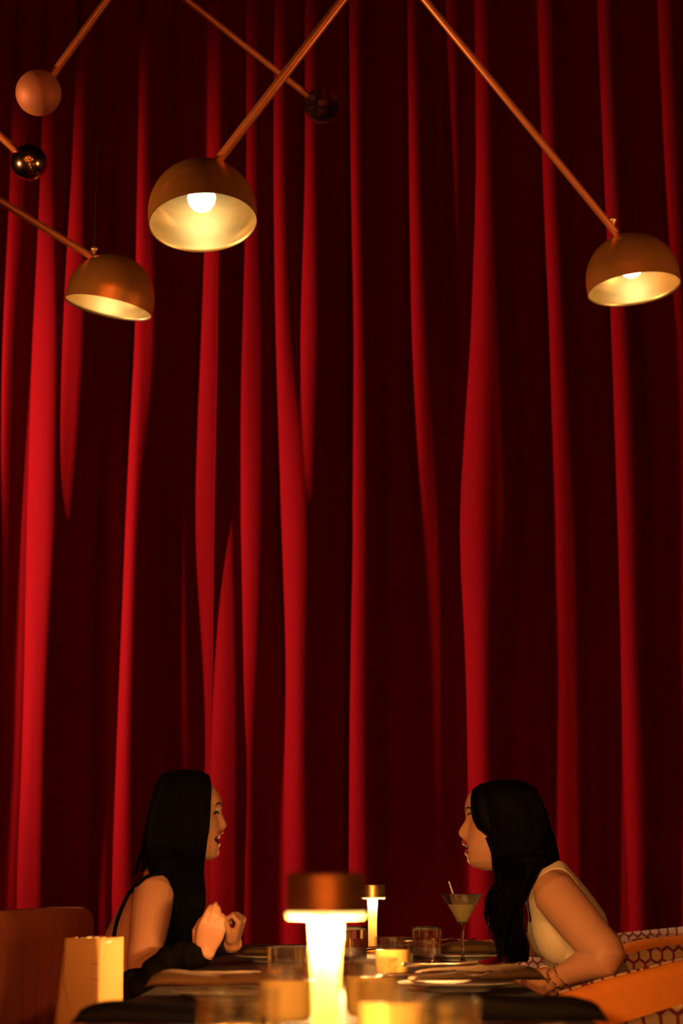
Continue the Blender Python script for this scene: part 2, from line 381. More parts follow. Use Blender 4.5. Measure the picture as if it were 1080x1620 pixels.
dome_lamp(171, 487, 70, -3, -10.8, (150, 409), (-200, 196), 12, 'lowest copper dome lamp, at far left, tipped down to the right', .10, (149, 398))
dome_lamp(1003, 458, 74, 3.5, 5.8, (981, 377), (580, -112), 12, 'brass dome lamp at far right on a long diagonal copper arm', .10, (969, 352))
def ball_arm(px, py, rpx, D, rod_from, rod_to, rodw, m, label, glass=False):
    c = PD(px, py, D); r = rpx * D / F
    t = empty('mobile_arm_ball', c, label, 'counterweight', 'balls on the ends of the copper arms')
    b = bmesh.new(); bmesh.ops.create_uvsphere(b, u_segments=48, v_segments=28, radius=r); s = obj('ball', b, m, t)
    r0, r1 = PD(*rod_from, D) , PD(*rod_to, D); d = (r0 - r1).normalized(); rr = rodw / 2 * D / F
    b = bmesh.new(); tube(b, [r0 - c + (d * r * .25 if not glass else Vector()), r1 - c], rr, 16); obj('arm', b, M['rod'], t)
    b = bmesh.new(); p = r0 - c + (Vector() if glass else -d * .0)
    tube(b, [p - d * .006, p + d * .004], rr * 1.25, 16); obj('collar', b, M['brass'] if glass else M['rod'], t)
    b = bmesh.new(); tube(b, [r1 - c, (r1.x - c.x, r1.y - c.y, ZC - c.z)], .0025, 8); obj('suspension_wire', b, M['lash'], t)
    if glass:
        b = bmesh.new(); random.seed(4)
        for _ in range(22):
            v = Vector([random.gauss(0, 1) for _ in range(3)]).normalized() * r * random.uniform(.2, .85)
            bmesh.ops.create_icosphere(b, subdivisions=2, radius=random.uniform(.0012, .0028), matrix=Matrix.Translation(v))
        o = obj('seed_bubbles', b, M['steel'], s); o['kind'] = 'stuff'
    return t
ball_arm(61, 147, 36, 5.0, (78, 126), (245, -106), 13, M['matte_copper'], 'matte terracotta-coloured copper ball on a slanting copper arm')
ball_arm(46, 257, 28.5, 5.6, (30, 243), (-250, -20), 12, M['dark_brass'], 'shiny dark brass ball below the matte copper one')
ball_arm(509, 167, 28, 6.2, (496, 158), (160, -106), 10, M['dark_glass'], 'clear seeded glass ball on a thin arm, above the middle', True)

# ------------------------------------------------------------------ table
TZ, TW, TY0, TY1 = .75, .356, 1.1, 6.6
t = empty('dining_table', (0, 3.85, 0), 'long narrow dark dining table between the two women', 'table')
b = bmesh.new(); box(b, (0, 0, TZ - .018), (TW * 2, TY1 - TY0, .036)); bevel(b, .006, 2); obj('tabletop', b, M['table'], t, smooth=False)
for y in (-2.0, 0, 2.0):
    b = bmesh.new(); lathe(b, [(0, 0), (.24, 0), (.24, .012), (.03, .03), (.03, TZ - .06), (.16, TZ - .05), (.16, TZ - .036), (0, TZ - .036)], 32, Matrix.Translation((0, y, 0)))
    obj('pedestal', b, M['dark'], t, angle=40)

def on_table(px, s):                 # world x, y of something whose scale is s px per metre
    Y = F / s; return (px - 540) / s, Y
# ------------------------------------------------------------------ cordless table lamps
def table_lamp(px, shade_w, label, power):
    x, Y = on_table(px, shade_w / .075)
    t = empty('table_lamp', (x, Y, TZ), label, 'lamp', 'small brass table lamps on the long table')
    H = .196
    b = bmesh.new(); lathe(b, [(0, H), (.034, H), (.0372, H - .003), (.0372, H - .037), (.0362, H - .037), (.0362, H - .005), (0, H - .005)], 64); obj('lamp_shade', b, M['brass'], t, angle=40)
    b = bmesh.new(); lathe(b, [(0, H - .034), (.0355, H - .034), (.0372, H - .037), (.0372, H - .0405), (.035, H - .042), (0, H - .042)], 64); obj('led_ring', b, M['led'], t, angle=50)
    b = bmesh.new(); prof = [(.0135, .006)] + [(.0125 + .003 * max(0, (z - .08) / .07) ** 1.5, z) for z in np.linspace(.01, H - .042, 14)]
    lathe(b, [(0, .006)] + prof + [(0, H - .042)], 40); obj('stem', b, M['stem'], t, angle=40)
    for a in range(4):
        lt = light('lamp_light', 'POINT', (.028 * math.cos(a * 1.571 + .5), .028 * math.sin(a * 1.571 + .5), H - .056), power / 4, (1, .46, .13), .004); lt.parent = t
    b = bmesh.new(); lathe(b, [(0, 0), (.030, 0), (.030, .006), (.016, .009), (0, .009)], 48); obj('base', b, M['brass'], t, angle=40)
    return t
table_lamp(516, 123, 'brass cordless table lamp glowing brightly, nearest the camera and out of focus', 26.0)
table_lamp(588, 40, 'small brass table lamp glowing further back, just right of the nearest lamp', 5)
table_lamp(516, 61, 'added brass table lamp halfway along the table, unseen behind the nearest one', 23)  # added lamp, unseen behind the nearest, to light both faces

# ------------------------------------------------------------------ glasses
def tumbler(px, wpx, label, water=.6, w=.077, h=.09, mat_w='water'):
    x, Y = on_table(px, wpx / w)
    t = empty('water_glass', (x, Y, TZ), label, 'glass', 'clear water glasses on the long table', rz=random.uniform(0, 6))
    ro = w / 2; rb = ro - .003
    k = lambda z: rb + (ro - rb) * z / h
    prof = [(0, .0005), (rb - .003, .0005), (rb, .004)] + [(k(z), z) for z in (.02, .04, .06, .08)] + [(ro, h - .001), (ro - .001, h), (ro - .0022, h - .001)] + \
           [(k(z) - .0024, z) for z in (.08, .06, .04, .02)] + [(rb - .006, .011), (0, .0095)]
    b = bmesh.new(); lathe(b, prof, 64); obj('glass_body', b, M['near_glass' if mat_w == 'lampglow_water' else 'glass'], t)
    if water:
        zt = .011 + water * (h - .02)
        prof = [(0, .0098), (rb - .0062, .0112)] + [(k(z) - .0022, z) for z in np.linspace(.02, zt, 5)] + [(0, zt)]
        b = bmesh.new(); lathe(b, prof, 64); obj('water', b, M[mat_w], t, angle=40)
    return t
tumbler(671.5, 47, 'sharp water glass nearly full, left of the martini', .72)
tumbler(557, 47, 'water glass between the two table lamps', .7)
tumbler(619, 58, 'water glass tinted with golden lamp glow in front of the small lamp, right of it', .75, h=.086, mat_w='lampglow_water')
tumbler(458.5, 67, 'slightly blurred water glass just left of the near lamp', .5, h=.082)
tumbler(455, 89, 'blurred water glass low against the left of the near lamp stem', .8, h=.085, mat_w='lampglow_water')
tumbler(381, 127, 'big blurred water glass in the left foreground', .62, h=.089, mat_w='lampglow_water')
tumbler(615, 108, 'blurred water glass right of the near lamp, tinted with its light', .78, h=.083, mat_w='lampglow_water')
tumbler(680, 143, 'big blurred water glass at the bottom, rightmost of the near ones', .7, h=.092, mat_w='lampglow_water')
tumbler(585, 86, 'blurred water glass just right of the near lamp stem', .75, h=.09, mat_w='lampglow_water')
# martini
def martini():
    s = 633.; x, Y = on_table(727, s); H = .171
    t = empty('martini_glass', (x, Y, TZ), 'tall stemmed martini glass of pale cloudy cocktail with a white pick', 'cocktail glass')
    zc = .098; rr = .0505
    out = [(0, .0005), (.033, .0005), (.034, .0018), (.02, .005), (.008, .010), (.0042, .02), (.0032, .05), (.0036, .08), (.006, .093), (.011, zc + .004), (rr, H - .001), (rr - .0006, H), (rr - .0014, H - .001),
           (.0095, zc + .0065), (.004, zc + .003), (0, zc + .002)]
    b = bmesh.new(); lathe(b, out, 64); g = obj('glass_body', b, M['glass'], t)
    zl = zc + .047; rl = .0095 + (rr - .0014 - .0095) * (zl - zc - .0065) / (H - .001 - zc - .0065) + .0003
    b = bmesh.new(); lathe(b, [(0, zc + .0022), (.0042, zc + .0033), (.0097, zc + .0067), (rl, zl), (0, zl)], 64); obj('cocktail', b, M['cocktail'], t, angle=40)
    b = bmesh.new(); bmesh.ops.create_uvsphere(b, u_segments=24, v_segments=16, radius=.013, matrix=Matrix.Translation((.008, -.008, zl - .006))); obj('garnish', b, M['lychee'], t)
    p0 = PY(710, 1395, Y - .01) - Vector((x, Y, TZ)); p1 = PY(722, 1431, Y - .01) - Vector((x, Y, TZ))
    b = bmesh.new(); tube(b, [p0, p1], .0016, 8); obj('cocktail_pick', b, M['pick'], t)
martini()

# ------------------------------------------------------------------ plates, napkins, cutlery
def plate(px, s, label, r=.107):
    x, Y = on_table(px, s)
    b = bmesh.new(); lathe(b, [(0, .001), (r * .6, 0), (r * .62, .003), (r * .8, .007), (r, .0135), (r, .0155), (r * .97, .0155), (r * .78, .0095), (r * .6, .005), (0, .005)], 72)
    o = obj('plate', b, M['plate'], angle=50); o.location = (x, Y, TZ); return tag(o, label, 'plate', 'white plates along the table')
def napkin(c, L, W, H, rz, label, m='napkin', seed=1):
    """soft folded cloth bundle with rounded ends"""
    random.seed(seed); b = bmesh.new(); n = 26; rings = []
    ph = [random.uniform(0, 6) for _ in range(6)]
    for i in range(n):
        t = i / (n - 1); u = (t - .5) * L; e = (1 - abs(2 * t - 1) ** 5) ** .5 if 0 < t < 1 else .12
        hh = H / 2 * max(e, .12) * (1 + .14 * math.sin(5 * t + ph[0])); ww = W / 2 * (.75 + .25 * e) * (1 + .1 * math.sin(4 * t + ph[1]))
        rings.append(((u, .01 * math.sin(3 * t + ph[2]), hh), (0, ww, 0), (0, 0, hh), 2.6))
    loft(b, rings, 26)
    for v in b.verts:
        v.co.z += .0022 * math.sin(v.co.y * 160 + v.co.x * 30 + ph[3]) * (1 if v.co.z > H * .5 else .2)
        v.co.z = max(v.co.z, .0005)
    o = obj('napkin', b, M[m]); o.location = c; o.rotation_euler.z = rz
    return tag(o, label, 'napkin', 'folded napkins on the plates')
PZ = TZ + .0165
plate(753, 1200, 'white plate in the right foreground under a black napkin'); plate(716, 838, 'white plate in the middle right, below the martini')
plate(722, 590, 'white plate behind the martini'); plate(317, 1210, 'white plate in the left foreground under a dark napkin'); plate(378, 915, 'white plate left, behind the big blurred glass')
plate(440, 600, 'white plate far left, in front of the raised fists')
napkin((.215, 2.5, PZ), .235, .10, .034, .06, 'thick black napkin in the right foreground', 'napkin', 3)
napkin((-.215, 2.46, PZ), .24, .11, .024, -.03, 'long black napkin in the left foreground', 'napkin', 4)
napkin((.250, 3.62, PZ), .25, .12, .024, .05, 'brown-black napkin with cutlery in front of the martini', 'napkin2', 5)
napkin((.335, 5.12, PZ), .19, .12, .028, .1, 'brown napkin on the plate behind the martini', 'napkin2', 6)
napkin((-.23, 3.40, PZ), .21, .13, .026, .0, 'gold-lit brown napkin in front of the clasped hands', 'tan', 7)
napkin((-.18, 4.98, PZ), .15, .12, .018, 0, 'dark napkin far left beyond the hands', 'napkin2', 8)
def fork_bm():
    b = bmesh.new()
    tube(b, [(-.095, 0, 0), (-.05, 0, .001), (0, 0, .002), (.03, 0, .006)], [.0042, .0034, .0024, .0028], 10)
    pts = [(.03, 0, .006), (.045, 0, .004), (.06, 0, .001)]
    loft(b, [(p, (0, w_, 0), (0, 0, .0012)) for p, w_ in zip(pts, (.004, .011, .012))], 14)
    for y in (-.0095, -.0032, .0032, .0095): tube(b, [(.058, y, .001), (.075, y, .001), (.095, y, .007)], [.002, .0016, .0010], 8)
    return b
def spoon_bm():
    b = bmesh.new()
    tube(b, [(-.095, 0, 0), (-.05, 0, .001), (0, 0, .002), (.035, 0, .006)], [.0042, .0034, .0024, .0028], 10)
    loft(b, [((.035 + .055 * t, 0, .006 - .007 * math.sin(math.pi * t)), (0, max(.003, .017 * math.sin(math.pi * t) ** .6), 0), (0, 0, .0016)) for t in np.linspace(0, 1, 12)], 18)
    return b
def knife_bm():
    b = bmesh.new()
    tube(b, [(-.11, 0, 0), (-.05, 0, 0), (.0, 0, 0)], [.0052, .0046, .0036], 10)
    loft(b, [((x, 0, 0), (0, w_, 0), (0, 0, .0012)) for x, w_ in ((-.005, .004), (.02, .009), (.06, .010), (.09, .008), (.108, .003))], 14)
    return b
protos = {}
def cutlery(kind, loc, rz, label, tilt=0):
    if kind not in protos:
        o = obj(kind, {'fork': fork_bm, 'spoon': spoon_bm, 'knife': knife_bm}[kind](), M['steel']); protos[kind] = o
    else: o = protos[kind].copy(); C.objects.link(o)
    o.location = loc; o.rotation_euler = (0, tilt, rz); return tag(o, label, 'cutlery', 'polished cutlery laid by the plates')
cutlery('fork', (.175, 3.50, PZ + .014), .12, 'polished fork lying on the napkin in front of the martini')
cutlery('spoon', (.21, 3.57, PZ + .029), -.1, 'shiny spoon at the front of the napkin below the martini')
cutlery('knife', (.155, 5.0, TZ + .04), .2, 'knife propped on the plate behind the martini, beside the water glass', -.08)
cutlery('fork', (.26, 5.08, PZ + .033), .1, 'fork on the brown napkin behind the martini')
b = bmesh.new(); lathe(b, [(0, 0), (.02, 0), (.036, .006), (.038, .009), (.02, .004), (0, .003)], 40); o = obj('small_dish', b, M['plate'], angle=50)
o.location = (.057, 4.9, TZ); tag(o, 'small white dish between the lamps at the back of the table', 'dish')

# ------------------------------------------------------------------ banquette on the left
t = empty('banquette', (-.85, 4.0, 0), 'rust velvet banquette with a tall channelled back, at far left', 'bench')
def banquette():
    ya, yb = 1.6, 6.95; n = 260
    # back: rounded box section swept in y, vertical channels on the front face, rounded far end
    V, Fc = [], []; H = .872; xf, xb = -.02, -.20
    prof = []   # (x, z, channel weight)
    for z in np.linspace(.40, H - .05, 14): prof.append((xf, z, 1))
    for a in np.linspace(0, math.pi / 2, 7)[1:]: prof.append((xf - .05 + .05 * math.cos(a), H - .05 + .05 * math.sin(a), 1 - a / 1.6))
    for a in np.linspace(0, math.pi / 2, 7): prof.append((xb + .04 - .04 * math.sin(a), H - .04 + .04 * math.cos(a), 0))
    for z in np.linspace(H - .06, .40, 6): prof.append((xb, z, 0))
    m = len(prof); ys = list(np.linspace(ya, yb, n))
    for i, y in enumerate(ys):
        e = min(1, (yb - y) / .16); e = math.sqrt(max(0, 1 - (1 - e) ** 2)); ch = abs(math.sin(math.pi * (y - ya) / .27)) ** .5
        for x, z, cw in prof:
            V.append((x + cw * (.012 * ch - .012) * 1.0 - (1 - e) * .05 * (1 if x > -.1 else -1), y - 4.0, .40 + (z - .40) * (1 - .20 * (1 - e))))
    for i in range(n - 1):
        for j in range(m - 1): Fc.append((i * m + j, i * m + j + 1, (i + 1) * m + j + 1, (i + 1) * m + j))
        Fc.append((i * m + m - 1, i * m, (i + 1) * m, (i + 1) * m + m - 1))
    Fc.append(tuple(range(m))); Fc.append(tuple((n - 1) * m + j for j in range(m))[::-1])
    me = bpy.data.meshes.new('backrest'); me.from_pydata(V, [], Fc); link('backrest', me, M['rust'], t)
    b = bmesh.new(); box(b, (.20, .3, .37), (.46, 5.2, .13)); bevel(b, .04, 4); obj('seat', b, M['rust'], t)
    b = bmesh.new(); box(b, (.10, .3, .16), (.52, 5.15, .30)); obj('plinth', b, M['wood'], t, smooth=False)
banquette()

# ------------------------------------------------------------------ barrel chairs on the right
def barrel_chair(loc, rz, label):
    t = empty('barrel_chair', loc, label, 'chair', 'orange barrel chairs with lattice lining along the right', rz)
    # plan: horseshoe open towards -x; angle from near arm tip round the back to far arm tip
    n, zb = 90, .12; ax, ay = .53, .31
    def plan(q, off):          # q 0..1 ; off offset outwards
        # arms straight, then half circle
        a = (q - .5) * 2 * R(118)
        x, y = ax * .62 * math.cos(a), ay * math.sin(a)
        if abs(a) > R(78):
            k = (abs(a) - R(78)) / R(40); x = ax * .62 * math.cos(R(78)) - k * .62; y = math.copysign(ay * (math.sin(R(78)) + .0 * k) , a)
        nx, ny = (math.cos(a) / (ax * .62), math.sin(a) / ay)
        if abs(a) > R(78): nx, ny = 0, math.copysign(1, a)
        l = math.hypot(nx, ny); return x + .03 + nx / l * off, y + ny / l * off
    def top(q):
        x, y = plan(q, 0); return float(np.interp(x + .98, [.5, .62, .85, 1.17, 1.4], [.680, .716, .774, .806, .825]))
    th = .045
    b = bmesh.new(); rows = []
    for i in range(n):
        q = i / (n - 1); z1 = top(q); endk = min(1, min(q, 1 - q) / .03); endk = math.sqrt(1 - (1 - endk) ** 2); r = []
        pts = [(th * .5, zb), (th * .55, .3), (th * .5, z1 - .03)] + [(th * .5 * math.cos(a), z1 - .03 + .03 * math.sin(a)) for a in np.linspace(.3, math.pi / 2 + .9, 7)]
        for o_, z in pts:
            x, y = plan(q, o_ * max(.15, endk)); r.append(b.verts.new((x, y, z - (1 - endk) * .02)))
        x, y = plan(q, -th * .3 * max(.15, endk)); r.append(b.verts.new((x, y, z1 - .05))); 
        x, y = plan(q, -th * .3 * max(.15, endk)); r.append(b.verts.new((x, y, zb))); rows.append(r)
    for a, c in zip(rows, rows[1:]):
        for j in range(len(a) - 1): b.faces.new((a[j], c[j], c[j + 1], a[j + 1]))
        b.faces.new((a[-1], c[-1], c[0], a[0]))
    b.faces.new(rows[0]); b.faces.new(rows[-1][::-1]); obj('shell', b, M['orange'], t, angle=60)
    # inner lining: separate skin, patterned, standing just inside the shell and up to its rim
    b = bmesh.new(); uvl = b.loops.layers.uv.new('UVMap'); rows = []; s = 0; prev = None
    for i in range(n):
        q = .012 + .976 * i / (n - 1); z1 = top(q) - .002; x, y = plan(q, -th * .5 - .006)
        if prev: s += math.hypot(x - prev[0], y - prev[1])
        prev = (x, y); r = []
        for k, (o_, z) in enumerate([(-th * .12, z1 + .003), (-th * .38, z1 + .004), (-th * .5 - .006, z1 - .008), (-th * .5 - .016, z1 - .1), (-th * .5 - .018, z1 - .2), (-th * .5 - .01, .40)]):
            x, y = plan(q, o_); v = b.verts.new((x, y, z)); r.append((v, (s / .031 + 50, z / .036 + 50)))
        rows.append(r)
    for a, c in zip(rows, rows[1:]):
        for j in range(len(a) - 1):
            f = b.faces.new((a[j][0], c[j][0], c[j + 1][0], a[j + 1][0]))
            for lp, uv in zip(f.loops, (a[j][1], c[j][1], c[j + 1][1], a[j + 1][1])): lp[uvl].uv = uv
    o = obj('lining', b, M['lattice'], t); sd = o.modifiers.new('thick', 'SOLIDIFY'); sd.thickness = .006; sd.offset = 0
    b = bmesh.new(); rg = []
    for z, k in ((.30, .9), (.315, .97), (.36, 1), (.40, 1), (.425, .96), (.434, .85)): rg.append(((-.02, 0, z), (.26 * k, 0, 0), (0, .30 * k, 0), 4.5, 2.4))
    rg = [((c[0][0], 0, c[0][2]), (-c[1][0], 0, 0), c[2], c[3], c[4]) for c in rg]
    loft(b, rg, 48); obj('seat', b, M['orange'], t)
    for sx in (-1, 1):
        for sy in (-1, 1):
            b = bmesh.new(); tube(b, [(sx * .2, sy * .24, .01), (sx * .17, sy * .22, .32)], [.012, .018], 12, False); obj('leg', b, M['wood'], t)
    b = bmesh.new(); loft(b, [((-.0, 0, z), (.25, 0, 0), (0, .30, 0), 3) for z in (.24, .31)], 40); obj('seat_base', b, M['orange'], t, angle=40)
    return t
barrel_chair((.98, 4.98, 0), 0, 'orange barrel chair with lattice lining that the woman in cream sits in')
barrel_chair((.98, 3.32, 0), 0, 'orange barrel chair with broad lattice lining, nearest at lower right')
barrel_chair((1.10, 6.60, 0), 0, 'orange barrel chair beyond the woman in cream, at far right')

# ------------------------------------------------------------------ gift bag
def gift_bag():
    Yb = 3.75; s = F / Yb
    TL, TM, TR = PY(103, 1484, Yb), PY(157, 1485, Yb - .03), PY(195, 1482, Yb + .05)
    BL, BM, BR = PY(86, 1620, Yb), PY(155, 1620, Yb - .05), PY(193, 1620, Yb + .05)
    zb = .448
    def ext(T_, B_): k = (T_.z - zb) / (T_.z - B_.z); return T_ + (B_ - T_) * k
    BL, BM, BR = ext(TL, BL), ext(TM, BM), ext(TR, BR)
    BL.x = max(BL.x, -.66)
    TB, BB = TL + (TR - TM), BL + (BR - BM)
    c = (BL + BM + BR + BB) / 4; c.z = zb
    t = empty('paper_bag', c, 'cream paper gift bag with tissue, standing beside the woman in black', 'bag')
    def panel(name, quad, th_, off=0):
        b = bmesh.new(); n, m = 8, 20; V = []
        a, b_, c_, d = quad   # bottom-left, bottom-right, top-right, top-left
        nr = (b_ - a).cross(d - a).normalized(); g = []
        for j in range(m + 1):
            for i in range(n + 1):
                u, v = i / n, j / m; p = (a * (1 - u) + b_ * u) * (1 - v) + (d * (1 - u) + c_ * u) * v
                p = p + nr * (th_ * (-abs(u - .5) * 2 + 1) * (1 if v < 1 else 1)); g.append(b.verts.new(p))
        for j in range(m):
            for i in range(n): k = j * (n + 1) + i; b.faces.new((g[k], g[k + 1], g[k + n + 2], g[k + n + 1]))
        o = obj(name, b, M['paper'], t, world=True, smooth=True); sd = o.modifiers.new('thick', 'SOLIDIFY'); sd.thickness = .0012; return o
    panel('front_panel', (BL, BM, TM, TL), .004); g1 = panel('gusset', (BM, BR, TR, TM), -.008)
    panel('back_panel', (BR, BB, TB, TR), .002); panel('gusset', (BB, BL, TL, TB), -.01)
    b = bmesh.new(); b.faces.new([b.verts.new(p + Vector((0, 0, .001))) for p in (BL, BM, BR, BB)]); o = obj('bottom_panel', b, M['paper'], t, world=True)
    for ln in ([(144, 1524), (156, 1525)], [(145, 1549), (157, 1551)], [(101, 1490), (100, 1555), (106, 1575), (107, 1620)]):
        b = bmesh.new(); pts = []
        for px, py in ln: pts.append(PY(px, py, Yb - .012 - .03 * (px - 100) / 55))
        tube(b, pts, .0005, 5); obj('crease', b, M['ink'], t, world=True)
    # tissue crumpled at the opening
    b = bmesh.new(); random.seed(11); mid = (TL + TR) / 2; g = []; n = 16
    for j in range(n + 1):
        for i in range(n + 1):
            u, v = i / n, j / n; p = (TL * (1 - u) + TM * u) * (1 - v) + (TB * (1 - u) + TR * u) * v
            ed = min(u, v, 1 - u, 1 - v) * 2; c0 = (TL + TR) / 2; p = c0 + (p - c0) * .93
            g.append(b.verts.new(p + Vector((0, 0, -.012 + random.uniform(0, .013) * (1 if ed > 0 else .4)))))
    for j in range(n):
        for i in range(n): k = j * (n + 1) + i; b.faces.new((g[k], g[k + 1], g[k + n + 2], g[k + n + 1]))
    obj('tissue_paper', b, M['tissue'], t, world=True, smooth=False)
gift_bag()

# ------------------------------------------------------------------ people
def hand(bm, w, d, n, t, curls, thumb, sc_=.93, spread=.05):
    """w wrist, d pointing direction, n back-of-hand normal, t thumb side. curls: per finger (mcp, pip, dip) degrees"""
    d = d.normalized(); n = (n - d * n.dot(d)).normalized(); s = d.cross(n); s = s if s.dot(t) > 0 else -s
    def Wp(x, y, z): return w + (d * x + s * y + n * z) * sc_
    rg = [(-.02, .025, .019, 0), (0, .027, .018, 0), (.025, .036, .017, .002), (.05, .041, .015, 0), (.075, .042, .0125, 0), (.09, .038, .009, 0)]
    loft(bm, [(Wp(x, y, 0), s * a * sc_, n * b_ * sc_, 2.4) for x, a, b_, y in rg], 24)
    for k, (y0, L) in enumerate(((.030, .070), (.0105, .078), (-.0095, .072), (-.029, .057))):
        a = 0; p = [.080, y0, 0]; pts = [Wp(*p)]; yd = spread * (1.2 - k * .8)
        for seg, cu in zip((.46, .30, .24), curls[k]):
            a += R(cu); mid = [p[0] + math.cos(a) * L * seg, p[1] + yd * L * seg, p[2] - math.sin(a) * L * seg]
            pts.append(Wp(*[(p[i] + mid[i]) / 2 for i in range(3)])); pts.append(Wp(*mid)); p = mid
        tube(bm, pts, [.0098 * sc_, .0092 * sc_, .0094 * sc_, .0084 * sc_, .0084 * sc_, .0078 * sc_, .0066 * sc_], 12)
    tube(bm, [Wp(*q) for q in thumb], [.015 * sc_, .0125 * sc_, .0108 * sc_, .0085 * sc_][:len(thumb)], 12)

def head(bm, org, Fd, Ld, prof, base, half, back):
    """tables over z (metres above org): prof midline f, base front f, half width, back f"""
    z0, z1 = half[0][0], half[-1][0]; nz, n = 84, 96; rings = []
    I = lambda tb, z: float(np.interp(z, [a[0] for a in tb], [a[1] for a in tb]))
    for k in range(nz):
        z = z0 + (z1 - z0) * (k + .5) / nz; W_, B_, F_, Pm = I(half, z), I(back, z), I(base, z), I(prof, z); ring = []
        sg = .024 - .012 * min(1, max(0, (Pm - F_ - .003) / .008))
        for i in range(n):
            a = 2 * math.pi * i / n; cs, sn = math.cos(a), math.sin(a); e = 2.35
            f = (F_ if cs > 0 else B_) * math.copysign(abs(cs) ** (2 / e), cs); l = W_ * math.copysign(abs(sn) ** (2 / e), sn)
            if cs > 0: f += (Pm - F_) * math.exp(-(l / sg) ** 2) * min(1, cs * 3)
            # eye sockets
            f -= .007 * math.exp(-((abs(l) - .031) / .014) ** 2 - ((z - HEAD_EYE) / .010) ** 2) if cs > 0 else 0
            ring.append(bm.verts.new(org + Fd * f + Ld * l + Vector((0, 0, z))))
        rings.append(ring)
    for a, c in zip(rings, rings[1:]):
        for i in range(n): j = (i + 1) % n; bm.faces.new((a[i], c[i], c[j], a[j]))
    for ring in (rings[0], rings[-1]):
        c = sum((v.co for v in ring), Vector()) / n; cv = bm.verts.new(c)
        for i in range(n): bm.faces.new((ring[i], ring[(i + 1) % n], cv))
HEAD_EYE = .0
def fuse(bm, voxel=.0034, smooth=2):
    bmesh.ops.recalc_face_normals(bm, faces=bm.faces[:])
    me = bpy.data.meshes.new('tmp'); bm.to_mesh(me); bm.free()
    o = bpy.data.objects.new('tmp', me); C.objects.link(o)
    r = o.modifiers.new('r', 'REMESH'); r.mode = 'VOXEL'; r.voxel_size = voxel; r.adaptivity = 0
    s = o.modifiers.new('s', 'SMOOTH'); s.factor = .5; s.iterations = smooth
    dg = bpy.context.evaluated_depsgraph_get(); out = bpy.data.meshes.new_from_object(o.evaluated_get(dg))
    bpy.data.objects.remove(o); return out
def coords(me):
    v = np.empty(len(me.vertices) * 3); me.vertices.foreach_get('co', v); return v.reshape(-1, 3)
def seg_dist(p, a, b_):
    a, b_ = np.array(a), np.array(b_); d = b_ - a; t = np.clip(((p - a) @ d) / (d @ d), 0, 1)
    return np.linalg.norm(p - (a + t[:, None] * d), axis=1), t
def shell(name, me, mask, off, m, parent, sm=6):
    """garment: the masked faces of the body lifted off the skin, edges evened out"""
    v = coords(me); nn = np.empty(len(v) * 3); me.vertices.foreach_get('normal', nn); nn = nn.reshape(-1, 3)
    fs = [p.vertices[:] for p in me.polygons if all(mask[i] for i in p.vertices)]
    used = sorted({i for f in fs for i in f}); ix = {g: k for k, g in enumerate(used)}
    P = v[used] + nn[used] * off; Fq = [tuple(ix[i] for i in f) for f in fs]
    cnt = {}
    for f in Fq:
        for a, c in zip(f, f[1:] + f[:1]): cnt[(min(a, c), max(a, c))] = cnt.get((min(a, c), max(a, c)), 0) + 1
    be = np.array([k for k, c in cnt.items() if c == 1])
    for _ in range(sm):
        acc = np.zeros_like(P); num = np.zeros(len(P))
        np.add.at(acc, be[:, 0], P[be[:, 1]]); np.add.at(acc, be[:, 1], P[be[:, 0]]); np.add.at(num, be.ravel(), 1)
        k = num > 0; P[k] = .5 * P[k] + .5 * acc[k] / num[k][:, None]
    g = bpy.data.meshes.new(name); g.from_pydata(P.tolist(), [], Fq); o = link(name, g, m, parent, world=True)
    s = o.modifiers.new('thick', 'SOLIDIFY'); s.thickness = .003; s.offset = 1; return o
def paint(me, regions):
    """regions: (slot, mask of verts)"""
    for slot, mask in regions:
        for p in me.polygons:
            if sum(mask[i] for i in p.vertices) >= 2: p.material_index = slot
def hair_strands(b, paths, r=.0022, n=5):
    for p in paths: tube(b, p, [r * (1 - .5 * i / len(p)) for i in range(len(p))], n, False)

